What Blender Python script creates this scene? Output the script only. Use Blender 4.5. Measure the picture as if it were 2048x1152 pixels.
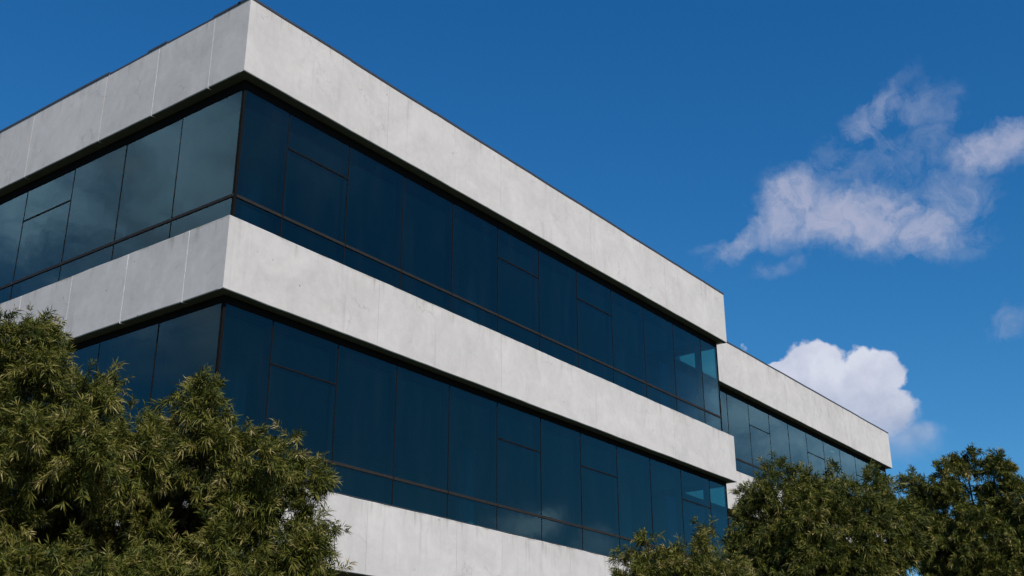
import bpy, math, random
import numpy as np
from mathutils import Matrix, Vector

# ------------------------------------------------------------------ scene, camera
for o in list(bpy.data.objects):
    bpy.data.objects.remove(o, do_unlink=True)
scene = bpy.context.scene
COL = scene.collection
S = 1.1                                   # metres per fitted unit
ZREF = 9.4717 * S + 1.65                  # height of the parapet's underside above the ground
CAM = np.array([-9.5749 * S, -12.1507 * S, 1.65])
F_PX, PITCH, ROLL, YAW = 2336.6, 0.3802, -0.0014, 0.6428
FW = np.array([math.cos(YAW) * math.cos(PITCH), math.sin(YAW) * math.cos(PITCH), math.sin(PITCH)])
RT = np.array([math.sin(YAW), -math.cos(YAW), 0.0])
UP = np.cross(RT, FW)
RT, UP = (math.cos(ROLL) * RT + math.sin(ROLL) * UP, -math.sin(ROLL) * RT + math.cos(ROLL) * UP)


def pix_dir(x, y):
    """unit direction of a photograph pixel (2048 x 1152)"""
    d = FW + RT * (x - 1024) / F_PX + UP * (576 - y) / F_PX
    return d / np.linalg.norm(d)


cd = bpy.data.cameras.new('camera')
cd.sensor_width = 36.0
cd.lens = F_PX / 2048 * 36.0
cd.clip_start = 0.1
cd.clip_end = 5000
cam = bpy.data.objects.new('camera', cd)
COL.objects.link(cam)
cam.matrix_world = Matrix(((RT[0], UP[0], -FW[0], CAM[0]), (RT[1], UP[1], -FW[1], CAM[1]),
                           (RT[2], UP[2], -FW[2], CAM[2]), (0, 0, 0, 1)))
scene.camera = cam

# ------------------------------------------------------------------ sun, sky, exposure
SUN_EL = math.radians(43)
SUN_AZ = math.atan2(-0.91, -0.43)         # direction towards the sun, from +X
SUN_STRENGTH = 4.7
EXPOSURE = 0.0
SKY_STRENGTH = 0.1
SKY_GAIN = (1.13, 0.925, 1.016)
SKY_POW = (1.82, 1.12, 0.87)

sd = bpy.data.lights.new('sun', 'SUN')
sd.energy = SUN_STRENGTH
sd.angle = math.radians(0.53)
sd.color = (1.0, 0.94, 0.865)
sun = bpy.data.objects.new('sun', sd)
COL.objects.link(sun)
to_sun = Vector((math.cos(SUN_AZ) * math.cos(SUN_EL), math.sin(SUN_AZ) * math.cos(SUN_EL), math.sin(SUN_EL)))
sun.rotation_euler = to_sun.to_track_quat('Z', 'Y').to_euler()
sun.location = (-20, -40, 50)

scene.view_settings.view_transform = 'Standard'
scene.view_settings.look = 'None'
scene.view_settings.exposure = EXPOSURE
scene.view_settings.gamma = 1.0
scene.view_settings.use_curve_mapping = False
scene.render.engine = 'CYCLES'
scene.cycles.max_bounces = 8
scene.cycles.diffuse_bounces = 3
scene.cycles.glossy_bounces = 3
scene.cycles.transparent_max_bounces = 10


# ------------------------------------------------------------------ node helpers
class NT:
    def __init__(self, tree):
        self.t = tree
        self.n = tree.nodes
        self.l = tree.links

    def node(self, typ, **kw):
        nd = self.n.new(typ)
        for k, v in kw.items():
            setattr(nd, k, v)
        return nd

    def put(self, sock, v):
        if hasattr(v, 'is_output'):
            self.l.new(v, sock)
        else:
            sock.default_value = v

    def m(self, op, a, b=None, c=None, clamp=False):
        nd = self.node('ShaderNodeMath', operation=op, use_clamp=clamp)
        self.put(nd.inputs[0], a)
        if b is not None:
            self.put(nd.inputs[1], b)
        if c is not None:
            self.put(nd.inputs[2], c)
        return nd.outputs[0]

    def vm(self, op, a, b=None, scale=None):
        nd = self.node('ShaderNodeVectorMath', operation=op)
        self.put(nd.inputs[0], a)
        if b is not None:
            self.put(nd.inputs[1], b)
        if scale is not None:
            self.put(nd.inputs['Scale'], scale)
        return nd.outputs['Value'] if op in ('DOT_PRODUCT', 'LENGTH') else nd.outputs[0]

    def noise(self, vec, scale, detail=4.0, rough=0.55, dist=0.0, col=False):
        nd = self.node('ShaderNodeTexNoise')
        self.put(nd.inputs['Vector'], vec)
        self.put(nd.inputs['Scale'], scale)
        self.put(nd.inputs['Detail'], detail)
        self.put(nd.inputs['Roughness'], rough)
        self.put(nd.inputs['Distortion'], dist)
        return nd.outputs['Color' if col else 'Fac']

    def ss(self, v, lo, hi, a=0.0, b=1.0):
        nd = self.node('ShaderNodeMapRange', interpolation_type='SMOOTHSTEP')
        self.put(nd.inputs[0], v)
        self.put(nd.inputs[1], lo)
        self.put(nd.inputs[2], hi)
        self.put(nd.inputs[3], a)
        self.put(nd.inputs[4], b)
        return nd.outputs[0]

    def mix(self, fac, a, b, blend='MIX'):
        nd = self.node('ShaderNodeMix', data_type='RGBA', blend_type=blend)
        self.put(nd.inputs[0], fac)
        self.put(nd.inputs[6], a)
        self.put(nd.inputs[7], b)
        return nd.outputs[2]

    def sep(self, v):
        nd = self.node('ShaderNodeSeparateXYZ')
        self.put(nd.inputs[0], v)
        return nd.outputs

    def comb(self, x, y, z):
        nd = self.node('ShaderNodeCombineXYZ')
        for i, v in enumerate((x, y, z)):
            self.put(nd.inputs[i], v)
        return nd.outputs[0]


def rgb(r, g, b):
    return (r, g, b, 1.0)


# ------------------------------------------------------------------ world: Nishita sky with clouds
world = bpy.data.worlds.new('World')
scene.world = world
world.use_nodes = True
world.cycles.sampling_method = 'MANUAL'
world.cycles.sample_map_resolution = 256
W = NT(world.node_tree)
W.n.clear()
sky = W.node('ShaderNodeTexSky', sky_type='NISHITA')
sky.sun_disc = False
sky.sun_elevation = SUN_EL
sky.sun_rotation = math.atan2(to_sun.x, to_sun.y)
sky.altitude = 0
sky.air_density = 1.0
sky.dust_density = 0.3
sky.ozone_density = 2.5
sk = W.sep(sky.outputs[0])
# deepen the blue the way the photograph's processing does, the same over the whole sky
skyc = W.comb(*[W.m('MULTIPLY', W.m('POWER', W.m('MULTIPLY', sk[i], SKY_STRENGTH), SKY_POW[i]), SKY_GAIN[i]) for i in range(3)])

d = W.vm('NORMALIZE', W.node('ShaderNodeTexCoord').outputs['Generated'])


def sky_blobs(dv, items):
    """soft max of elliptical puffs on the sky sphere; each is direction, half sizes (rad) and tilt"""
    acc = None
    for (px, py, rx, ry, rot, wgt, *flip) in items:
        c = pix_dir(px, py)
        if flip:
            c = c * np.array(flip[0])                     # the part of the sky mirrored in a facade
        east = np.cross(c, [0, 0, 1.0]); east /= np.linalg.norm(east)     # to the right on the sky
        up = np.cross(east, c)
        ca, sa = math.cos(math.radians(rot)), math.sin(math.radians(rot))
        e1, e2 = ca * east + sa * up, -sa * east + ca * up
        a = W.m('MULTIPLY', W.vm('DOT_PRODUCT', dv, tuple(e1)), F_PX / rx)
        b = W.m('MULTIPLY', W.vm('DOT_PRODUCT', dv, tuple(e2)), F_PX / ry)
        r2 = W.m('ADD', W.m('MULTIPLY', a, a), W.m('MULTIPLY', b, b))
        front = W.m('GREATER_THAN', W.vm('DOT_PRODUCT', dv, tuple(c)), 0.0)
        v = W.m('MULTIPLY', W.m('MULTIPLY', W.m('DIVIDE', 1.0, W.m('ADD', 1.0, W.m('MULTIPLY', r2, r2))), wgt), front)
        acc = v if acc is None else W.m('MAXIMUM', acc, v)
    return acc


warp = W.vm('SCALE', W.vm('SUBTRACT', W.noise(d, 16.0, 6.0, 0.62, col=True), (0.5, 0.5, 0.5)), scale=0.05)
dw = W.vm('ADD', d, warp)
warp2 = W.vm('SCALE', W.vm('SUBTRACT', W.noise(d, 40.0, 4.0, 0.55, col=True), (0.5, 0.5, 0.5)), scale=0.016)
dw2 = W.vm('ADD', d, warp2)
dzc = W.sep(d)[2]

# cumulus standing low behind the far wing
cum = [(1628, 748, 70, 66, 0, 1.0), (1742, 757, 66, 60, 0, 1.0), (1690, 825, 120, 80, 0, 1.0), (1570, 800, 80, 70, 0, 1.0),
       (1778, 825, 56, 66, 0, 0.95), (1550, 742, 40, 24, 8, 0.85), (1805, 880, 80, 46, 0, 0.72), (1484, 700, 14, 26, 20, 0.48)]
cb = sky_blobs(dw2, cum)
cn = W.noise(d, 70.0, 6.0, 0.5)
cden = W.m('ADD', cb, W.m('MULTIPLY', W.m('SUBTRACT', cn, 0.5), 0.52))
z_top = float(pix_dir(1680, 700)[2])
z_bot = float(pix_dir(1720, 905)[2])
low = W.ss(dzc, z_bot, z_bot + 0.05, 1.0, 0.0)
calpha = W.ss(cden, W.m('SUBTRACT', 0.43, W.m('MULTIPLY', low, 0.2)), W.m('ADD', 0.60, W.m('MULTIPLY', low, 0.45)))
cfade = W.ss(dzc, z_bot - 0.02, z_bot + 0.03)             # its base thins out
calpha = W.m('MULTIPLY', calpha, W.m('ADD', 0.10, W.m('MULTIPLY', cfade, 0.88)))
csh = W.m('ADD', W.ss(dzc, z_bot, z_top, 0.05, 0.62),
          W.m('MULTIPLY', W.m('SUBTRACT', W.noise(dw2, 30.0, 6.0, 0.55), 0.40), 2.0), clamp=True)
ccol = W.mix(csh, rgb(0.38, 0.44, 0.60), rgb(0.68, 0.71, 0.82))

# torn wisps higher up
wis = [(1500, 470, 95, 30, 33, 0.95), (1590, 410, 95, 52, 34, 1.1), (1690, 425, 140, 58, 0, 1.15), (1800, 450, 130, 55, -10, 1.15),
       (1840, 480, 100, 40, -4, 1.0), (1690, 330, 80, 50, 35, 0.6), (1740, 235, 110, 34, 34, 0.74), (1835, 215, 75, 36, -20, 0.76),
       (1880, 290, 50, 70, 0, 0.6), (1990, 290, 100, 40, 18, 1.0), (1905, 390, 70, 70, 0, 0.78), (2090, 255, 100, 45, 25, 0.95),
       (2030, 650, 50, 36, 30, 0.66), (1560, 525, 90, 22, 25, 0.5), (1445, 490, 60, 18, 14, 0.52),
       (1790, 320, 130, 80, 0, 0.55), (1930, 480, 60, 40, 0, 0.6)]
wb = sky_blobs(dw, wis)
wn = W.m('ADD', W.m('MULTIPLY', W.noise(dw, 13.0, 10.0, 0.62, 0.4), 0.5), W.m('MULTIPLY', W.noise(dw, 36.0, 8.0, 0.62, 1.0), 0.5))
wden = W.m('MULTIPLY', W.m('ADD', W.m('SUBTRACT', wb, 0.30), W.m('MULTIPLY', W.m('SUBTRACT', wn, 0.5), 3.7)), W.ss(wb, 0.04, 1.25))
walpha = W.m('MULTIPLY', W.m('SUBTRACT', 1.0, W.m('POWER', 2.718, W.m('MULTIPLY', W.m('MAXIMUM', wden, 0.0), -1.75))), 0.86)
wcol = W.mix(W.ss(wden, 0.2, 0.9), rgb(0.33, 0.40, 0.57), rgb(0.50, 0.51, 0.64))

# thin bright cloud over the parts of the sky that the side glazing and the wing's glazing mirror
FX, FY = (-1, 1, 1), (1, -1, 1)
oth = [(300, 340, 220, 125, 22, 1.0, FX), (60, 440, 260, 120, 22, 1.0, FX), (430, 260, 120, 90, 0, 0.8, FX), (250, 640, 90, 40, 10, 0.45, FX),
       (-250, 420, 260, 160, 0, 0.8, FX), (1540, 850, 150, 90, 20, 1.1, FY), (1720, 920, 150, 80, 20, 1.0, FY), (1430, 770, 60, 60, 0, 0.5, FY),
       (1050, 1045, 70, 32, 0, 0.85, FY), (1190, 1080, 40, 24, 0, 0.7, FY), (560, 330, 200, 110, 0, 0.25, FY)]
ob = sky_blobs(dw, oth)
on = W.noise(dw, 9.0, 8.0, 0.60, 0.5)
oden = W.m('MULTIPLY', ob, W.m('ADD', 0.66, W.m('MULTIPLY', W.m('SUBTRACT', on, 0.5), 1.9)))
oalpha = W.m('MULTIPLY', W.ss(oden, 0.02, 0.75), 0.92)
ocol = W.mix(W.ss(oden, 0.3, 0.95), rgb(0.50, 0.70, 1.05), rgb(0.86, 1.06, 1.42))

# scattered fair-weather cloud over the rest of the sky
dz = W.m('MAXIMUM', dzc, 0.0)
plan = W.vm('DIVIDE', d, W.comb(*[W.m('ADD', dz, 0.22)] * 3))
pn = W.noise(W.vm('ADD', plan, (3.7, 1.9, 0.4)), 1.15, 8.0, 0.56, 0.35)
look = W.vm('DOT_PRODUCT', d, (math.cos(0.40), math.sin(0.40), 0.0))
away = W.ss(look, -0.1, 0.30, 1.0, 0.0)
palpha = W.m('MULTIPLY', W.m('MULTIPLY', W.ss(pn, 0.54, 0.72), away), 0.85)
pcol = W.mix(W.ss(pn, 0.5, 0.75), rgb(0.42, 0.46, 0.58), rgb(0.62, 0.64, 0.74))

c1 = W.mix(palpha, skyc, pcol)
c1 = W.mix(oalpha, c1, ocol)
c2 = W.mix(walpha, c1, wcol)
c3 = W.mix(calpha, c2, ccol)
bg = W.node('ShaderNodeBackground')
# the colours above are already scaled by SKY_STRENGTH; undo it here and apply it as the Background's strength
W.put(bg.inputs[0], W.vm('SCALE', c3, scale=1.0 / SKY_STRENGTH))
bg.inputs[1].default_value = SKY_STRENGTH
W.l.new(bg.outputs[0], W.node('ShaderNodeOutputWorld').inputs[0])


# ------------------------------------------------------------------ materials
def new_mat(name):
    m = bpy.data.materials.new(name)
    m.use_nodes = True
    t = NT(m.node_tree)
    t.n.clear()
    out = t.node('ShaderNodeOutputMaterial')
    return m, t, out


def principled(t, out, color, rough, bump=None, bump_str=0.2, bump_dist=0.01, metallic=0.0, spec=0.5):
    p = t.node('ShaderNodeBsdfPrincipled')
    t.put(p.inputs['Base Color'], color)
    t.put(p.inputs['Roughness'], rough)
    t.put(p.inputs['Metallic'], metallic)
    t.put(p.inputs['Specular IOR Level'], spec)
    if bump is not None:
        b = t.node('ShaderNodeBump')
        b.inputs['Strength'].default_value = bump_str
        b.inputs['Distance'].default_value = bump_dist
        t.put(b.inputs['Height'], bump)
        t.l.new(b.outputs[0], p.inputs['Normal'])
    t.l.new(p.outputs[0], out.inputs[0])
    return p


def concrete_mat():
    m, t, out = new_mat('fair_faced_concrete')
    pos = t.node('ShaderNodeNewGeometry').outputs['Position']
    gz = t.sep(t.node('ShaderNodeTexCoord').outputs['Generated'])[2]
    rnd = t.node('ShaderNodeObjectInfo').outputs['Random']
    cloudy = t.noise(pos, 1.1, 7.0, 0.62, 0.8)
    fine = t.noise(pos, 7.0, 6.0, 0.62)
    grit = t.noise(pos, 60.0, 3.0, 0.6)
    streak = t.noise(t.vm('MULTIPLY', pos, (5.5, 5.5, 0.28)), 1.0, 5.0, 0.62)
    v = t.m('ADD', t.m('MULTIPLY', t.m('SUBTRACT', cloudy, 0.5), 0.50), t.m('MULTIPLY', t.m('SUBTRACT', fine, 0.5), 0.22))
    v = t.m('ADD', v, t.m('MULTIPLY', t.m('SUBTRACT', grit, 0.5), 0.09))
    v = t.m('ADD', v, t.m('MULTIPLY', t.m('SUBTRACT', rnd, 0.5), 0.05))
    sm = t.m('MULTIPLY', t.ss(streak, 0.52, 0.76, 0.0, -0.24), t.ss(t.noise(pos, 0.5, 3.0), 0.42, 0.62))
    v = t.m('ADD', v, sm)
    # grey cement blotches of irregular outline
    bl = t.m('MULTIPLY', t.ss(t.noise(pos, 1.7, 8.0, 0.66, 1.4), 0.60, 0.70), t.ss(fine, 0.35, 0.6))
    v = t.m('ADD', v, t.m('MULTIPLY', bl, -0.16))
    val = t.m('ADD', 1.0, v)
    base = t.vm('SCALE', (0.512, 0.488, 0.466), scale=val)
    # algae and dirt washed down from the upper edge
    run = t.noise(t.vm('MULTIPLY', pos, (6.0, 6.0, 0.45)), 1.0, 6.0, 0.7)
    edge = t.m('MULTIPLY', t.ss(gz, 0.72, 1.0), t.ss(run, 0.50, 0.74))
    edge2 = t.m('MULTIPLY', t.ss(gz, 0.955, 1.0), t.ss(t.noise(pos, 2.2, 5.0, 0.65), 0.42, 0.66))
    dirt = t.m('MINIMUM', t.m('ADD', t.m('MULTIPLY', edge, 0.7), t.m('MULTIPLY', edge2, 0.7)), 0.75)
    c = t.mix(dirt, base, rgb(0.20, 0.185, 0.135))
    # blow holes
    vo = t.node('ShaderNodeTexVoronoi')
    t.put(vo.inputs['Vector'], pos)
    vo.inputs['Scale'].default_value = 2.6
    vo.inputs['Randomness'].default_value = 1.0
    hole = t.ss(vo.outputs['Distance'], 0.025, 0.05, 1.0, 0.0)
    c = t.mix(t.m('MULTIPLY', hole, 0.75), c, rgb(0.13, 0.13, 0.125))
    # hair cracks
    cr = t.node('ShaderNodeTexVoronoi', feature='DISTANCE_TO_EDGE')
    t.put(cr.inputs['Vector'], t.vm('ADD', pos, t.vm('SCALE', t.noise(pos, 3.0, 5.0, 0.65, col=True), scale=0.5)))
    cr.inputs['Scale'].default_value = 0.75
    crack = t.m('MULTIPLY', t.ss(cr.outputs['Distance'], 0.0, 0.011, 1.0, 0.0), t.ss(t.noise(pos, 0.8, 2.0), 0.52, 0.62))
    c = t.mix(t.m('MULTIPLY', crack, 0.35), c, rgb(0.2, 0.2, 0.2))
    h = t.m('ADD', t.m('MULTIPLY', fine, 0.6), t.m('ADD', t.m('MULTIPLY', grit, 0.25), t.m('MULTIPLY', hole, -0.6)))
    principled(t, out, c, 0.88, h, 0.22, 0.012, spec=0.3)
    return m


def plain_mat(name, color, rough, metallic=0.0, var=0.25, scale=6.0, spec=0.5):
    m, t, out = new_mat(name)
    pos = t.node('ShaderNodeNewGeometry').outputs['Position']
    n = t.noise(pos, scale, 5.0, 0.6)
    c = t.vm('SCALE', color, scale=t.m('ADD', 1.0, t.m('MULTIPLY', t.m('SUBTRACT', n, 0.5), var * 2)))
    principled(t, out, c, t.m('ADD', rough, t.m('MULTIPLY', t.m('SUBTRACT', n, 0.5), 0.2)), n, 0.1, 0.004, metallic, spec)
    return m


def glass_mat():
    """tinted float glass: sees the dim rooms through a blue-green body tint, mirrors the sky by Fresnel"""
    m, t, out = new_mat('blue_tinted_glass')
    geo = t.node('ShaderNodeNewGeometry')
    pos = geo.outputs['Position']
    front = t.m('SUBTRACT', 1.0, geo.outputs['Backfacing'])
    rnd = t.node('ShaderNodeObjectInfo').outputs['Random']
    wav = t.noise(pos, 1.3, 3.0, 0.5)
    b = t.node('ShaderNodeBump')
    b.inputs['Strength'].default_value = 0.05
    b.inputs['Distance'].default_value = 0.02
    t.put(b.inputs['Height'], wav)
    fr = t.node('ShaderNodeFresnel')
    fr.inputs['IOR'].default_value = 1.5
    t.l.new(b.outputs[0], fr.inputs['Normal'])
    fac = t.m('MULTIPLY', t.m('MULTIPLY', fr.outputs[0], 1.36), front, clamp=True)
    gl = t.node('ShaderNodeBsdfGlossy')
    gl.inputs['Color'].default_value = rgb(0.56, 0.86, 0.84)
    gl.inputs['Roughness'].default_value = 0.0
    t.l.new(b.outputs[0], gl.inputs['Normal'])
    tr = t.node('ShaderNodeBsdfTransparent')
    k = t.m('ADD', 0.94, t.m('MULTIPLY', rnd, 0.12))
    t.put(tr.inputs['Color'], t.vm('SCALE', (0.36, 0.62, 0.69), scale=k))
    # a thin film of dust that catches a little daylight
    df = t.node('ShaderNodeBsdfDiffuse')
    df.inputs['Color'].default_value = rgb(0.16, 0.17, 0.17)
    dust = t.m('MULTIPLY', t.m('MULTIPLY', t.ss(t.noise(t.vm('MULTIPLY', pos, (3, 3, 0.7)), 1.0, 6.0, 0.6), 0.4, 0.8), 0.014), front)
    mx0 = t.node('ShaderNodeMixShader')
    t.put(mx0.inputs[0], dust)
    t.l.new(tr.outputs[0], mx0.inputs[1])
    t.l.new(df.outputs[0], mx0.inputs[2])
    mx = t.node('ShaderNodeMixShader')
    t.put(mx.inputs[0], fac)
    t.l.new(mx0.outputs[0], mx.inputs[1])
    t.l.new(gl.outputs[0], mx.inputs[2])
    t.l.new(mx.outputs[0], out.inputs[0])
    return m


def leaf_mat(name, mul=1.0):
    m, t, out = new_mat(name)
    at = t.node('ShaderNodeAttribute', attribute_name='leaf_tint', attribute_type='GEOMETRY')
    f = at.outputs['Fac']
    ramp = t.node('ShaderNodeValToRGB')
    e = ramp.color_ramp.elements
    e[0].position, e[0].color = 0.0, rgb(0.026 * mul, 0.040 * mul, 0.010 * mul)
    e[1].position, e[1].color = 1.0, rgb(0.30 * mul, 0.245 * mul, 0.115 * mul)
    for p, c in ((0.35, (0.070, 0.080, 0.013)), (0.65, (0.130, 0.125, 0.022)), (0.85, (0.195, 0.170, 0.050))):
        x = e.new(p)
        x.color = rgb(c[0] * mul, c[1] * mul, c[2] * mul)
    t.l.new(f, ramp.inputs[0])
    p = t.node('ShaderNodeBsdfPrincipled')
    t.l.new(ramp.outputs[0], p.inputs['Base Color'])
    p.inputs['Roughness'].default_value = 0.55
    p.inputs['Specular IOR Level'].default_value = 0.16
    tl = t.node('ShaderNodeBsdfTranslucent')
    t.put(tl.inputs['Color'], t.mix(1.0, ramp.outputs[0], rgb(1.0, 1.15, 0.35), 'MULTIPLY'))
    mx = t.node('ShaderNodeMixShader')
    mx.inputs[0].default_value = 0.12
    t.l.new(p.outputs[0], mx.inputs[1])
    t.l.new(tl.outputs[0], mx.inputs[2])
    t.l.new(mx.outputs[0], out.inputs[0])
    return m


M_CONC = concrete_mat()
M_SOFFIT = plain_mat('shade_toned_soffit_concrete', (0.085, 0.082, 0.060), 0.95, spec=0.1)  # darker than the panel faces: underside shade is held in the base colour
M_METAL = plain_mat('dark_bronze_metal', (0.022, 0.018, 0.015), 0.6, 0.0, 0.4, 12.0, spec=0.2)
M_MULL = plain_mat('black_gasket', (0.009, 0.008, 0.008), 0.8, spec=0.08)
M_HEAD = plain_mat('black_head_metal', (0.008, 0.008, 0.008), 0.85, spec=0.05)
M_COPING = plain_mat('weathered_lead_flashing', (0.060, 0.060, 0.066), 0.42, 0.3, 0.4, 9.0)
M_JOINT_SUN = plain_mat('sunlit_joint_strip', (0.78, 0.76, 0.73), 0.7, var=0.12)  # pale to stand for sun caught on the groove sides
M_ROOM = plain_mat('grey_room_plaster', (0.25, 0.25, 0.24), 0.9, var=0.08)
M_CEIL = plain_mat('dim_ceiling_tile', (0.34, 0.34, 0.33), 0.9, var=0.06)
M_FLOOR = plain_mat('dark_office_carpet', (0.11, 0.108, 0.105), 0.95)
M_GLASS = glass_mat()
M_BARK = plain_mat('brown_bark', (0.030, 0.023, 0.017), 0.95, var=0.4, scale=14.0, spec=0.1)


def grass_mat():
    m, t, out = new_mat('lawn_grass')
    pos = t.node('ShaderNodeNewGeometry').outputs['Position']
    a = t.noise(pos, 0.25, 6.0, 0.6)
    b = t.noise(pos, 14.0, 5.0, 0.7)
    c = t.mix(a, rgb(0.034, 0.042, 0.014), rgb(0.062, 0.058, 0.024))
    c = t.mix(t.m('MULTIPLY', b, 0.6), c, rgb(0.03, 0.04, 0.012))
    principled(t, out, c, 0.95, b, 0.6, 0.05)
    return m


# ------------------------------------------------------------------ mesh helpers
def link(name, mesh, mat, parent=None):
    o = bpy.data.objects.new(name, mesh)
    if mat and not mesh.materials:
        mesh.materials.append(mat)
    COL.objects.link(o)
    o.parent = parent
    return o


def box_data(x0, x1, y0, y1, z0, z1):
    v = [(x, y, z) for z in (z0, z1) for y in (y0, y1) for x in (x0, x1)]
    f = [(0, 2, 3, 1), (4, 5, 7, 6), (0, 1, 5, 4), (2, 6, 7, 3), (0, 4, 6, 2), (1, 3, 7, 5)]
    return v, f


def boxes(name, lst, mat, parent=None):
    vs, fs = [], []
    for b in lst:
        v, f = box_data(*b)
        n = len(vs)
        vs += v
        fs += [tuple(i + n for i in q) for q in f]
    me = bpy.data.meshes.new(name)
    me.from_pydata(vs, [], fs)
    me.update()
    return link(name, me, mat, parent)


rng = random.Random(7)


def edge_noise(s, seed):
    return (math.sin(s * 1.7 + seed) + 0.7 * math.sin(s * 4.3 + seed * 2.1) + 0.5 * math.sin(s * 9.1 + seed * 0.7)
            + 0.35 * math.sin(s * 21.0 + seed * 1.3)) / 2.5


def slab_panel(name, axis, s0, s1, face, depth, z0, z1, parent, seed, mat=None, wob=0.006):
    """upright concrete panel with a chamfered, slightly uneven edge.
    axis 'u': runs along X with its face at y = face looking to -Y; axis 'v': runs along Y, face at x = face looking to -X;
    axis 'w': runs along Y, face at x = face looking to +X"""
    n = max(2, int((s1 - s0) / 0.22) + 1)
    ch = 0.012
    vs, fs = [], []
    prof = 6
    for i in range(n):
        s = s0 + (s1 - s0) * i / (n - 1)
        e0 = edge_noise(s, seed) * wob
        e1 = edge_noise(s, seed + 5.0) * wob
        bul = edge_noise(s * 0.6, seed + 9.0) * 0.002
        ring = [(depth, z0 + e0), (ch, z0 + e0), (bul, z0 + e0 + ch), (bul, z1 + e1 - ch), (ch, z1 + e1), (depth, z1 + e1)]
        for q, z in ring:
            if axis == 'u':
                vs.append((s, face + q, z))
            elif axis == 'v':
                vs.append((face + q, s, z))
            else:
                vs.append((face - q, s, z))
    for i in range(n - 1):
        for k in range(prof):
            a, b = i * prof + k, i * prof + (k + 1) % prof
            c, e = b + prof, a + prof
            fs.append((a, e, c, b) if axis != 'v' else (a, b, c, e))
    fs.append(tuple(range(prof)) if axis != 'v' else tuple(reversed(range(prof))))
    last = [(n - 1) * prof + k for k in range(prof)]
    fs.append(tuple(reversed(last)) if axis != 'v' else tuple(last))
    if axis == 'w':
        fs = [tuple(reversed(f)) for f in fs]
    me = bpy.data.meshes.new(name)
    me.from_pydata(vs, [], fs)
    me.materials.append(mat or M_CONC)
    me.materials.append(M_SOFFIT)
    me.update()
    for p in me.polygons:                                  # underside takes the darker concrete, the shade under the band put into its colour
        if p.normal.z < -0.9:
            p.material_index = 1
    return link(name, me, None, parent)


# ------------------------------------------------------------------ ground
gm = bpy.data.meshes.new('ground')
gm.from_pydata([(-900, -900, 0), (1500, -900, 0), (1500, 1500, 0), (-900, 1500, 0)], [], [(0, 1, 2, 3)])
g_obj = link('ground', gm, grass_mat())
g_obj['kind'] = 'structure'

# ------------------------------------------------------------------ the office building
bld = bpy.data.objects.new('office_building', None)
COL.objects.link(bld)
bld['label'] = 'office block of pale concrete bands alternating with ribbons of blue tinted glass'
bld['category'] = 'building'

L = 15.52 * S            # length of the front block
D = 1.63 * S             # how far the wing stands back
LW = 31.45 * S           # end of the wing
DEPTH = 14.0 * S
G = 0.19 * S             # glass line behind the concrete face
T = 0.11                 # panel thickness


def Z(z):
    return ZREF + z * S


BANDS = [(Z(0.0), Z(1.3)), (Z(-3.4885), Z(-2.3714)), (Z(-7.03), Z(-5.94))]
FRONT_JOINTS = [[3.13, 6.30, 9.42, 12.55], [3.10, 6.33, 9.45, 12.6], [3.06, 5.15, 6.36, 8.41, 9.6, 12.7]]
SIDE_JOINTS = [[0.82, 2.2, 3.6, 5.76, 7.15, 8.55, 9.95, 11.4, 12.8], [0.88, 2.32, 3.76, 5.2, 6.64, 8.1, 9.5, 11.0, 12.4],
               [0.86, 2.3, 3.74, 5.2, 6.64, 8.1, 9.5, 11.0, 12.4]]
WING_JOINTS = [18.6, 21.7, 24.9, 28.1]

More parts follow.
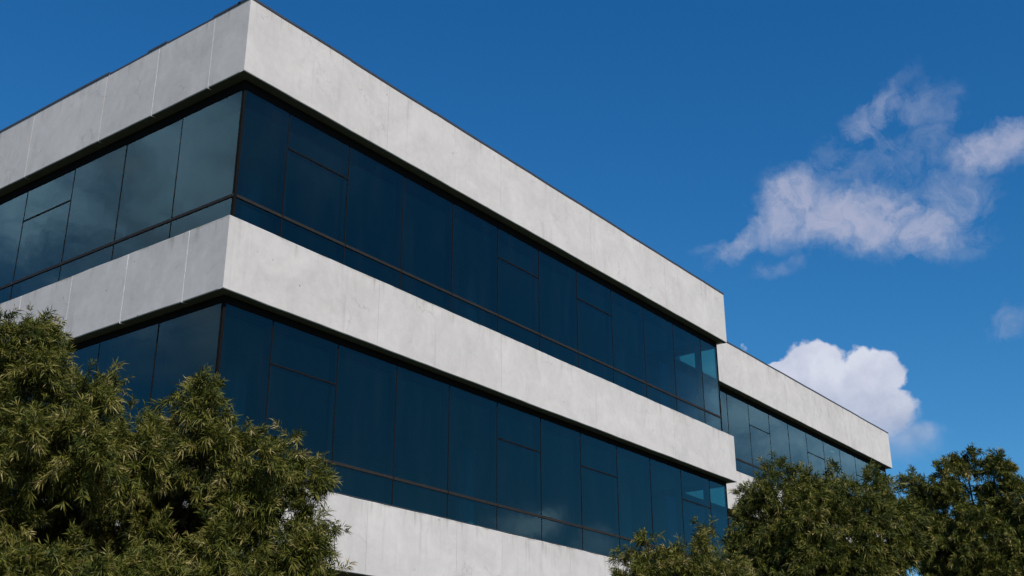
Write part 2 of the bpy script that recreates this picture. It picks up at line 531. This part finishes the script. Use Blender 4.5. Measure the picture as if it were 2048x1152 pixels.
for bi, (z0, z1) in enumerate(BANDS):
    # the floor slab edge behind the panels, with the soffit between panel and glass
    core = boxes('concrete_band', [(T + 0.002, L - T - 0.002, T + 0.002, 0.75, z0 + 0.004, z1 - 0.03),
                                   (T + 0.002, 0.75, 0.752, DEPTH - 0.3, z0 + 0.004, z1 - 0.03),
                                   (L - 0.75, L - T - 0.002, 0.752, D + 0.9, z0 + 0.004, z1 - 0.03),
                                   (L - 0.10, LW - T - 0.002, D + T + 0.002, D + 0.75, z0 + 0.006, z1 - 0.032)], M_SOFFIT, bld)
    gap = 0.0025
    js = [0.0] + [j * S for j in FRONT_JOINTS[bi]] + [L]
    for k in range(len(js) - 1):
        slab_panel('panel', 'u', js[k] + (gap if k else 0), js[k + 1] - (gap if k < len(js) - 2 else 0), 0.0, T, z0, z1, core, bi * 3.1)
    gs = 0.008
    js = [T + 0.001] + [j * S for j in SIDE_JOINTS[bi]] + [DEPTH]
    for k in range(len(js) - 1):
        slab_panel('panel', 'v', js[k] + (gs if k else 0), js[k + 1] - (gs if k < len(js) - 2 else 0), 0.0, T, z0, z1, core, bi * 2.3 + 1.0)
        if k and k < 6:
            # uneven joint strip, groove-side sun put into its pale colour; faint ones sit deeper
            faint = (bi == 0 and k in (3, 4)) or k > 4
            vs, fs = [], []
            m_ = 26
            for i in range(m_):
                z_ = z0 - 0.012 + (z1 - z0 - 0.01) * i / (m_ - 1)
                w_ = rng.uniform(0.0045, 0.0078)
                x_ = rng.uniform(-0.003, 0.004) + (0.02 if faint else 0.0)
                vs += [(x_, js[k] - w_, z_), (x_, js[k] + w_, z_), (0.05, js[k] + w_, z_), (0.05, js[k] - w_, z_)]
            for i in range(m_ - 1):
                for q in range(4):
                    a_, b_ = i * 4 + q, i * 4 + (q + 1) % 4
                    fs.append((a_, a_ + 4, b_ + 4, b_))
            me = bpy.data.meshes.new('joint_strip')
            me.from_pydata(vs, [], fs + [(0, 1, 2, 3), (m_ * 4 - 1, m_ * 4 - 2, m_ * 4 - 3, m_ * 4 - 4)])
            me.update()
            link('joint_strip', me, M_CONC if faint else M_JOINT_SUN, core)
    slab_panel('panel', 'w', T + 0.001, D - 0.002, L, T, z0, z1, core, 4.0)
    js = [L - 0.16] + [j * S for j in WING_JOINTS] + [LW]
    for k in range(len(js) - 1):
        slab_panel('panel', 'u', js[k] + (gap if k else 0), js[k + 1] - (gap if k < len(js) - 2 else 0), D, T, z0, z1, core, bi * 1.9 + 2.0)
    slab_panel('panel', 'w', D + T + 0.001, DEPTH, LW, T, z0, z1, core, 6.0)
    if bi == 0:
        # thin metal flashing lapped along the parapet top, a little crooked from length to length
        def coping(axis, s0, s1, face, lift, out):
            n = 4
            vs, fs = [], []
            for i in range(n):
                s = s0 + (s1 - s0) * i / (n - 1)
                e = edge_noise(s * 1.3, 3.0) * 0.006 + lift
                for q, z in ((-out, z1 - 0.028 + e), (-out, z1 + 0.012 + e), (T + 0.2, z1 + 0.022 + e), (T + 0.2, z1 - 0.02)):
                    if axis == 'u':
                        vs.append((s, face + q, z))
                    else:
                        vs.append((face + q, s, z))
            for i in range(n - 1):
                for k in range(4):
                    a, b = i * 4 + k, i * 4 + (k + 1) % 4
                    fs.append((a, b, b + 4, a + 4) if axis == 'v' else (a, a + 4, b + 4, b))
            me = bpy.data.meshes.new('coping')
            me.from_pydata(vs, [], fs + [(0, 1, 2, 3), tuple(range((n - 1) * 4 + 3, (n - 1) * 4 - 1, -1))])
            me.update()
            link('coping', me, M_COPING, core)
        s = -0.014
        k = 0
        while s < L:
            e = min(s + 2.4, L + 0.012)
            coping('u', s, e - 0.004, 0.0, (0.006, -0.002, 0.004, 0.0)[k % 4], 0.012)
            s = e
            k += 1
            if e > L:
                break
        s = 0.26
        k = 0
        for (a, b, lift, o_) in ((0.25, 0.95, 0.004, 0.014), (0.955, 2.2, -0.016, 0.003), (2.205, 2.75, 0.004, 0.014), (2.755, 3.9, -0.018, 0.003),
                                 (3.905, 6.2, 0.006, 0.014), (6.205, 8.6, 0.002, 0.014), (8.605, 11.5, 0.004, 0.014), (11.505, 15.3, 0.0, 0.014)):
            coping('v', a, b, 0.0, lift, o_)
        s = L + 0.02
        while s < LW:
            e = min(s + 2.4, LW + 0.01)
            coping('u', s, e - 0.004, D, rng.uniform(-0.002, 0.006), 0.012)
            s = e
            if e > LW:
                break

# roof, floors and ceilings, inner partitions, rear walls
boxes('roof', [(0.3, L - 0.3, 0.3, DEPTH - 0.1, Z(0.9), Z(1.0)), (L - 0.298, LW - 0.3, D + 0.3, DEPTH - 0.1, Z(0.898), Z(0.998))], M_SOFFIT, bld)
for (zc, zf) in ((Z(-0.10), Z(-2.72)), (Z(-3.585), Z(-6.25))):
    boxes('ceiling', [(0.76, L - 0.76, 0.76, DEPTH - 0.4, zc, zc + 0.05), (L - 0.758, LW - 0.3, D + 0.76, DEPTH - 0.4, zc + 0.002, zc + 0.052)], M_CEIL, bld)
    boxes('floor_slab', [(0.30, L - 0.30, 0.30, DEPTH - 0.4, zf - 0.15, zf), (L - 0.298, LW - 0.3, D + 0.30, DEPTH - 0.4, zf - 0.152, zf - 0.002)], M_FLOOR, bld)
    boxes('partition_wall', [(4.5, L - 5.0, 5.6, 5.75, zf + 0.002, zc - 0.002), (4.5, 4.65, 5.752, DEPTH - 0.5, zf + 0.002, zc - 0.002),
                             (L - 3.2, LW - 2.0, 7.2, 7.35, zf + 0.002, zc - 0.002)], M_ROOM, bld)
boxes('rear_wall', [(0.02, LW - 0.02, DEPTH + 0.002, DEPTH + 0.2, 0.0, Z(1.25))], M_CONC, bld)
boxes('end_wall', [(LW - 0.35, LW - 0.25, D + 0.9, DEPTH - 0.005, 0.0, Z(0.8))], M_CONC, bld)

# interior columns
for (zc, zf) in ((Z(-0.102), Z(-2.715)), (Z(-3.587), Z(-6.245))):
    for cx in (2.0, 7.8, 13.6):
        n = 16
        vs = [(cx * S + 0.2 * math.cos(2 * math.pi * i / n), 2.2 + 0.2 * math.sin(2 * math.pi * i / n), z) for z in (zf, zc) for i in range(n)]
        fs = [(i, (i + 1) % n, n + (i + 1) % n, n + i) for i in range(n)]
        me = bpy.data.meshes.new('column')
        me.from_pydata(vs, [], fs)
        me.update()
        link('column', me, M_ROOM, bld)


# ------------------------------------------------------------------ ribbons of windows
def ribbon(axis, stops, line, zhead_top, zhead, ztran, zbot, openers, zopen, lead_corner, tail_corner):
    """one storey of glazing along one facade; stops are mullion centres from end to end; line is the outer glass plane"""
    def bx(s0, s1, q0, q1, z0, z1):
        if axis == 'u':
            return (s0, s1, line + q0, line + q1, z0, z1)
        if axis == 'v':
            return (line + q0, line + q1, s0, s1, z0, z1)
        return (line - q1, line - q0, s0, s1, z0, z1)
    a, b = stops[0], stops[-1]
    head = boxes('window_ribbon', [bx(a + 0.001, b - 0.001, -0.004, 0.10, zhead, zhead_top - 0.002),
                                   bx(a + 0.001, b - 0.001, 0.0, 0.10, zbot - 0.05, zbot)], M_HEAD, bld)
    for i, s in enumerate(stops):
        if (i == 0 and not lead_corner) or (i == len(stops) - 1 and not tail_corner):
            continue
        corner = i in (0, len(stops) - 1)
        if corner:
            boxes('corner_post', [bx(s + (0.001 if i == 0 else -0.045), s + (0.045 if i == 0 else -0.001), -0.006, 0.05, zbot + 0.001, zhead - 0.001)], M_HEAD, head)
        else:
            w = 0.008
            boxes('mullion', [bx(s - w, s + w, -0.003, 0.012, zbot + 0.001, zhead - 0.001),
                              bx(s - 0.032, s + 0.032, 0.022, 0.17, zbot + 0.001, zhead - 0.001)], M_MULL, head)
    for i in range(len(stops) - 1):
        s0, s1 = stops[i], stops[i + 1]
        g0 = 0.0125 if (i or not lead_corner) else 0.047
        g1 = 0.0125 if (i < len(stops) - 2 or not tail_corner) else 0.047
        boxes('transom', [bx(s0 + g0, s1 - g1, -0.016, 0.012, ztran - 0.024, ztran + 0.024),
                          bx(s0 + 0.034, s1 - 0.034, 0.022, 0.13, ztran - 0.03, ztran + 0.03)], M_METAL, head)
        cells = [(zbot + 0.002, ztran - 0.025)]
        if i in openers:
            cells += [(ztran + 0.025, zopen - 0.013), (zopen + 0.013, zhead - 0.002)]
            boxes('opener_rail', [bx(s0 + g0, s1 - g1, -0.008, 0.012, zopen - 0.012, zopen + 0.012),
                                  bx(s0 + 0.034, s1 - 0.034, 0.022, 0.10, zopen - 0.025, zopen + 0.025)], M_MULL, head)
            z0_, z1_ = ztran + 0.03, zopen - 0.03
            boxes('opening_sash', [bx(s0 + 0.036, s0 + 0.075, 0.0215, 0.06, z0_, z1_), bx(s1 - 0.075, s1 - 0.036, 0.0215, 0.06, z0_, z1_)], M_METAL, head)
        else:
            cells += [(ztran + 0.025, zhead - 0.002)]
        for (z0_, z1_) in cells:
            cs, cz = (s0 + s1) / 2, (z0_ + z1_) / 2
            hw0, hw1 = s0 + g0 - cs, s1 - g1 - cs
            hz = (z1_ - z0_) / 2
            if axis == 'u':
                v, f = box_data(hw0, hw1, 0.003, 0.011, -hz, hz); loc = (cs, line, cz)
            elif axis == 'v':
                v, f = box_data(0.003, 0.011, hw0, hw1, -hz, hz); loc = (line, cs, cz)
            else:
                v, f = box_data(-0.011, -0.003, hw0, hw1, -hz, hz); loc = (line, cs, cz)
            me = bpy.data.meshes.new('pane')
            me.from_pydata(v, [], f)
            me.update()
            p = link('pane', me, M_GLASS, head)
            p.location = loc
            # glaziers never set two panes quite in one plane
            r1, r2 = rng.gauss(0, 0.0011), rng.gauss(0, 0.0011)
            p.rotation_euler = (r1, 0, r2) if axis == 'u' else (0, r1, r2)
    return head


front_stops = [0.19] + [1.12 + 1.335 * k for k in range(11)] + [15.33]
side_stops = [0.19] + [1.62 + 1.427 * k for k in range(9)]
wing_stops = [15.33] + [16.345 + 1.335 * k for k in range(11)] + [31.26]
for (zt, zh, ztr, zb) in ((0.0, -0.155, -1.93, -2.36), (-3.4885, -3.60, -5.445, -5.925)):
    zo = -0.755 if zt == 0 else -4.25
    fs_ = [s * S for s in front_stops]
    ribbon('u', fs_, G, Z(zt), Z(zh), Z(ztr), Z(zb), (1, 5, 7) if zt == 0 else (1, 5, 7, 10), Z(zo), True, True)
    ribbon('v', [s * S for s in side_stops] + [DEPTH - 0.3], G, Z(zt), Z(zh), Z(ztr), Z(zb), (3, 7), Z(zo), False, False)
    ribbon('w', [G, D + G - 0.002], L - G, Z(zt), Z(zh), Z(ztr), Z(zb), (), Z(zo), False, False)
    ribbon('u', [s * S for s in wing_stops], D + G, Z(zt), Z(zh), Z(ztr), Z(zb), (1, 4, 7, 10), Z(zo), False, True)

# lead sill along the top of the lowest band
boxes('sill_flashing', [(0.02, L - 0.02, 0.012, G + 0.02, Z(-5.94) + 0.008, Z(-5.94) + 0.02)], M_COPING, bld)

# ground storey, set back under the lowest band
zg = Z(-7.03)
boxes('ground_storey_wall', [(1.3, LW - 1.0, D + 1.2, D + 1.4, 0.0, zg + 0.003), (1.3, 1.5, D + 1.402, DEPTH - 0.3, 0.0, zg + 0.003)], M_ROOM, bld)
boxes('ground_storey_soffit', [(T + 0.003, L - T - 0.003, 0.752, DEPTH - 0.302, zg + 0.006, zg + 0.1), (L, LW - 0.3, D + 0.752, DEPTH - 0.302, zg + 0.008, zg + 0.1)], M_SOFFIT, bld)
for k in range(10):
    x0 = 2.0 + k * 3.2
    boxes('ground_window', [(x0, x0 + 2.4, D + 1.18, D + 1.198, 0.9, zg - 0.5)], M_GLASS, bld)
for k in range(6):
    boxes('pillar', [(0.5 + k * 3.05, 0.85 + k * 3.05, 0.45, 0.8, 0.0, zg + 0.002)], M_CONC, bld)


# ------------------------------------------------------------------ trees
def tube_mesh(name, paths, mat, parent):
    """tapered limbs: each path is a list of (point, radius)"""
    vs, fs = [], []
    for path in paths:
        n = 7
        base = len(vs)
        for i, (p, r) in enumerate(path):
            p = np.array(p)
            q = np.array(path[min(i + 1, len(path) - 1)][0]) - np.array(path[max(i - 1, 0)][0])
            q = q / (np.linalg.norm(q) + 1e-9)
            a = np.cross(q, [0.31, 0.17, 0.93]); a /= np.linalg.norm(a) + 1e-9
            b = np.cross(q, a)
            for k in range(n):
                t = 2 * math.pi * k / n
                vs.append(tuple(p + r * (math.cos(t) * a + math.sin(t) * b)))
        for i in range(len(path) - 1):
            for k in range(n):
                x, y = base + i * n + k, base + i * n + (k + 1) % n
                fs.append((x, y, y + n, x + n))
    me = bpy.data.meshes.new(name)
    me.from_pydata(vs, [], fs)
    me.polygons.foreach_set('use_smooth', [True] * len(fs))
    me.update()
    return link(name, me, mat, parent)


def unit(a):
    return a / (np.linalg.norm(a, axis=-1, keepdims=True) + 1e-9)


def make_tree(name, label, base_px, dist, lobes, seed, leaf, density=62.0, leaf_len=(0.048, 0.085), leaf_w=0.0080, tint=0.0, trunk_r=0.14, sprays_px=(), back=0.6, clump=26):
    """lobes: (px, py, r_px, depth offset m, squash).  Their distance is the tree's own distance plus the offset."""
    r = np.random.default_rng(seed)
    d0 = pix_dir(*base_px)
    hd = d0[:2] / np.linalg.norm(d0[:2])
    base = np.array([CAM[0] + hd[0] * (dist + back), CAM[1] + hd[1] * (dist + back), 0.0])
    root = bpy.data.objects.new(name, None)
    COL.objects.link(root)
    root.location = tuple(base)
    root['label'] = label
    root['category'] = 'tree'
    root['group'] = 'fine leaved evergreen trees before the office'
    C, R = [], []
    for (px, py, rp, off, sq) in lobes:
        dv = pix_dir(px, py)
        k = (dist + off) / np.linalg.norm(dv[:2])          # plan distance from the camera
        C.append(CAM + dv * k)
        R.append((rp / F_PX * k * float(dv @ FW), sq))
    C = np.array(C)
    # limbs
    ztop = C[:, 2].max()
    fork = np.array([base[0], base[1], max(0.9, 0.32 * ztop)])
    paths = [[(base, trunk_r * 1.25), (base + [0, 0, 0.15], trunk_r), ((base + fork) / 2 + [0.03, -0.02, 0], trunk_r * 0.9), (fork, trunk_r * 0.8)]]
    for c in C:
        mid = (fork * 0.45 + c * 0.55)
        mid[2] = fork[2] * 0.4 + c[2] * 0.6
        mid += r.normal(0, 0.06, 3)
        paths.append([(fork, trunk_r * 0.36), ((fork + mid) / 2 + r.normal(0, 0.03, 3), trunk_r * 0.24), (mid, trunk_r * 0.14), (c, trunk_r * 0.07)])
    # branchlets: bases in the outer shell of every lobe
    B, A, BL = [], [], []
    for i, (c, (rad, sq)) in enumerate(zip(C, R)):
        # clumps over the lobe's surface, each a bouquet of branchlets; a sparser fill inside
        nc = max(8, int(clump * (rad / 0.4) ** 2))
        cu = unit(r.normal(size=(nc, 3)))
        lump = 1 + 0.16 * np.sin(cu[:, 0] * 5 + i) * np.sin(cu[:, 1] * 6 + 2 * i) + 0.12 * np.sin(cu[:, 2] * 9 + i * 1.7)
        cc = c + cu * (rad * 0.82 * lump)[:, None] * np.array([1, 1, sq])
        cr = np.minimum(rad * r.uniform(0.24, 0.42, nc), 0.17)
        n = int(density * 4 * math.pi * rad * rad)
        pick = r.integers(0, nc, n)
        du = unit(r.normal(size=(n, 3)) + cu[pick] * 0.5)
        pos = cc[pick] + du * (cr[pick] * r.random(n) ** 0.5)[:, None]
        u = unit(du * 0.5 + cu[pick])
        nf = int(n * 0.30)
        uf = unit(r.normal(size=(nf, 3)))
        pos = np.concatenate([pos, c + uf * (rad * 0.75 * r.random(nf) ** 0.45)[:, None] * np.array([1, 1, sq])])
        u = np.concatenate([u, uf])
        keep = np.ones(len(pos), bool)
        for j, (c2, (rad2, sq2)) in enumerate(zip(C, R)):
            if j != i:
                q = (pos - c2) / np.array([1, 1, sq2])
                keep &= np.linalg.norm(q, axis=1) > rad2 * 0.45
        keep &= pos[:, 2] > 0.4
        u, pos = u[keep], pos[keep]
        ax = unit(u * 0.8 + r.normal(0, 0.35, size=u.shape) + np.array([0, 0, 0.15]))
        B.append(pos); A.append(ax)
        BL.append(r.uniform(0.07, 0.2, len(pos)) * min(1.0, 0.35 + rad * 1.3))
    for (px, py, off, ln, n) in sprays_px:                 # wispy shoots that stand clear of the crown
        dv = pix_dir(px, py)
        k = (dist + off) / np.linalg.norm(dv[:2])
        p0 = CAM + dv * k
        pp = p0 + r.normal(0, ln * 0.35, size=(n, 3))
        ax = unit(r.normal(0, 0.6, size=(n, 3)) + np.array([0, 0, 0.8]))
        B.append(pp); A.append(ax); BL.append(r.uniform(0.10, 0.2, n))
        near = C[np.argmin(np.linalg.norm(C - p0, axis=1))]
        paths.append([(near, 0.012), ((near + p0) / 2, 0.008), (p0, 0.004)])
    B = np.concatenate(B); A = np.concatenate(A); BL = np.concatenate(BL)
    nb = len(B)
    # twigs under some of the branchlets
    for k in r.choice(nb, min(nb, 500), replace=False):
        paths.append([(B[k] - A[k] * 0.12, 0.004), (B[k] + A[k] * BL[k] * 0.8, 0.002)])
    # tufts along each branchlet, drooping towards the tip
    nt = 4
    tt = np.linspace(0.25, 1.0, nt)
    droop = r.uniform(-0.2, 0.95, nb)
    P = B[:, None, :] + A[:, None, :] * (BL[:, None] * tt)[..., None]
    P[..., 2] -= droop[:, None] * BL[:, None] * tt ** 2
    P += r.normal(0, 0.012, P.shape)
    AX = np.repeat(A[:, None, :], nt, 1).copy()
    AX[..., 2] -= 1.2 * droop[:, None] * tt
    AX = unit(AX)
    btint = r.normal(0.0, 0.17, nb)
    TT = np.repeat(btint[:, None], nt, 1) + np.where(tt > 0.9, 0.20, -0.06)
    P = P.reshape(-1, 3); AX = AX.reshape(-1, 3); TT = TT.reshape(-1)
    nl = 14
    m = len(P)
    ref = unit(r.normal(size=(m, 3)))
    e1 = unit(np.cross(AX, ref)); e2 = np.cross(AX, e1)
    ph = (np.arange(nl) * 2.399)[None, :] + r.uniform(0, 6.28, (m, 1)) + r.normal(0, 0.25, (m, nl))
    sp = r.uniform(0.45, 1.15, (m, nl))
    dirs = unit(AX[:, None] * np.cos(sp)[..., None] + (e1[:, None] * np.cos(ph)[..., None] + e2[:, None] * np.sin(ph)[..., None]) * np.sin(sp)[..., None])
    ll = r.uniform(leaf_len[0], leaf_len[1], (m, nl)) * np.repeat(r.uniform(0.65, 1.3, nb), nt)[:, None]
    b0 = P[:, None] + AX[:, None] * r.uniform(-0.05, 0.02, (m, nl))[..., None]
    b0 = b0.reshape(-1, 3); dirs = dirs.reshape(-1, 3); ll = ll.reshape(-1)
    side = unit(np.cross(dirs, unit(r.normal(size=dirs.shape))))
    w = leaf_w * r.uniform(0.7, 1.3, len(ll)) / 2
    mid = b0 + dirs * (ll * 0.45)[:, None]
    tip = b0 + dirs * ll[:, None]
    tip[:, 2] -= ll * r.uniform(0.0, 0.35, len(ll))
    V = np.stack([b0, mid + side * w[:, None], tip, mid - side * w[:, None]], 1).reshape(-1, 3) - base
    nq = len(ll)
    me = bpy.data.meshes.new('crown')
    me.vertices.add(nq * 4)
    me.vertices.foreach_set('co', V.astype(np.float32).ravel())
    me.loops.add(nq * 4)
    me.loops.foreach_set('vertex_index', np.arange(nq * 4, dtype=np.int32))
    me.polygons.add(nq)
    me.polygons.foreach_set('loop_start', np.arange(0, nq * 4, 4, dtype=np.int32))
    at = me.attributes.new('leaf_tint', 'FLOAT', 'FACE')
    tv = np.clip(0.44 + tint + np.repeat(TT, nl) + r.normal(0, 0.10, nq), 0, 1)
    at.data.foreach_set('value', tv.astype(np.float32))
    me.update(calc_edges=True)
    crown = link('crown', me, leaf, root)
    loc = [[(np.array(p) - base, rr) for p, rr in path] for path in paths]
    tube_mesh('trunk', loc, M_BARK, root)
    print(name, 'leaves', nq, 'base', np.round(base, 2), 'top', round(float(V[:, 2].max()), 2))
    return root


LEAF_A = leaf_mat('olive_leaf')
make_tree('evergreen_tree', 'large olive green evergreen hiding the foot of the building corner', (260, 1000), 9.0, [
    (8, 702, 92, 0.3, 1.0), (60, 745, 60, 0.2, 1.0), (-120, 740, 140, 0.4, 1.0), (65, 800, 100, 0.1, 1.0), (160, 850, 90, 0.0, 1.0), (214, 815, 36, 0.1, 1.2),
    (385, 812, 62, 0.0, 1.0), (428, 862, 58, 0.2, 1.0), (285, 905, 58, -0.2, 1.0), (20, 890, 115, -0.3, 1.0), (165, 925, 82, -0.5, 0.9),
    (265, 935, 55, -0.4, 1.0), (400, 910, 55, -0.1, 1.0), (470, 925, 80, 0.0, 1.0), (545, 925, 66, 0.2, 1.0), (598, 965, 46, 0.2, 0.8), (-100, 930, 140, -0.2, 1.0),
    (500, 1005, 72, 0.1, 1.0), (555, 1085, 82, 0.1, 1.0), (592, 1120, 58, 0.1, 0.9), (480, 1120, 85, -0.1, 1.0),
    (230, 1010, 170, 1.3, 1.0), (380, 1010, 140, 1.3, 1.0), (60, 1010, 150, 1.2, 1.0), (300, 1130, 150, 1.2, 1.0), (120, 1130, 150, 1.2, 1.0), (430, 1080, 120, 1.0, 1.0),
    (15, 1030, 45, -0.3, 1.0), (130, 1150, 72, -0.5, 0.8), (235, 1150, 62, -0.6, 0.8), (330, 1170, 72, -0.5, 0.9), (-20, 1160, 100, -0.4, 1.0), (300, 1065, 34, -0.2, 1.2),
    (430, 1240, 130, 0.0, 1.0), (580, 1230, 100, 0.2, 1.0), (180, 1280, 140, -0.2, 1.0), (-40, 1300, 150, -0.2, 1.0)],
    11, LEAF_A, density=112, back=2.1, clump=19, sprays_px=((215, 762, 0.3, 0.06, 5), (640, 965, 0.3, 0.07, 6), (655, 1070, 0.1, 0.08, 5), (120, 715, 0.5, 0.05, 4), (585, 880, 0.3, 0.05, 4)))
make_tree('evergreen_tree', 'broad dark evergreen in front of the set-back wing', (1640, 1050), 14.0, [
    (1552, 990, 62, 0.0, 1.0), (1522, 1030, 42, 0.0, 1.0), (1630, 1010, 66, 0.2, 0.9), (1730, 1000, 58, 0.2, 1.0), (1580, 1060, 95, -0.2, 0.9),
    (1690, 1070, 95, -0.2, 0.9), (1760, 1060, 62, 0.1, 1.0), (1803, 1045, 40, 0.2, 1.0), (1780, 1085, 45, 0.2, 1.0), (1508, 1095, 50, 0.4, 0.9), (1530, 1130, 90, 0.0, 1.0), (1640, 1150, 110, -0.3, 0.9),
    (1725, 1150, 68, 0.0, 1.0), (1560, 1230, 120, 0.0, 1.0), (1700, 1240, 120, 0.0, 1.0)],
    23, LEAF_A, density=95, clump=20, leaf_len=(0.046, 0.082), leaf_w=0.0092, tint=-0.06, sprays_px=((1665, 938, 0.2, 0.09, 6), (1560, 935, 0.0, 0.06, 5), (1735, 945, 0.2, 0.06, 4)))
make_tree('evergreen_tree', 'evergreen with two pointed leaders rising against open sky', (1960, 1050), 17.0, [
    (1868, 965, 46, 0.0, 1.0), (1915, 945, 30, 0.1, 1.2), (1933, 934, 23, 0.1, 1.1), (1988, 955, 36, 0.0, 1.2), (2000, 943, 22, 0.0, 1.1), (1890, 1015, 55, 0.0, 1.0), (2000, 1005, 38, 0.1, 0.9),
    (1850, 1020, 45, 0.2, 0.9), (1832, 1075, 40, 0.2, 1.0), (2045, 1015, 55, 0.1, 1.0), (1930, 1080, 90, -0.1, 0.9), (2040, 1080, 85, 0.0, 0.9), (1880, 1085, 50, 0.0, 1.0),
    (1915, 1150, 70, 0.1, 1.0), (2010, 1170, 110, 0.0, 1.0), (2120, 1060, 110, 0.2, 1.0), (1950, 1260, 130, 0.0, 1.0)],
    37, LEAF_A, density=85, clump=20, leaf_len=(0.052, 0.09), leaf_w=0.0104, tint=-0.08, sprays_px=((1935, 908, 0.1, 0.05, 5), (1998, 918, 0.0, 0.05, 5), (1845, 975, 0.1, 0.06, 4)))
make_tree('evergreen_tree', 'small pale tipped evergreen below the glass of the front block', (1340, 1130), 12.0, [
    (1300, 1140, 56, 0.0, 1.0), (1385, 1135, 52, 0.1, 1.0), (1345, 1190, 85, 0.0, 0.9), (1430, 1150, 50, 0.2, 1.1), (1280, 1200, 60, 0.1, 1.0),
    (1420, 1220, 90, 0.0, 1.0), (1300, 1280, 100, 0.0, 1.0)],
    41, LEAF_A, density=120, leaf_len=(0.048, 0.085), leaf_w=0.0090, tint=0.10, trunk_r=0.09, sprays_px=((1410, 1068, 0.1, 0.07, 7), (1290, 1085, 0.0, 0.05, 4)))
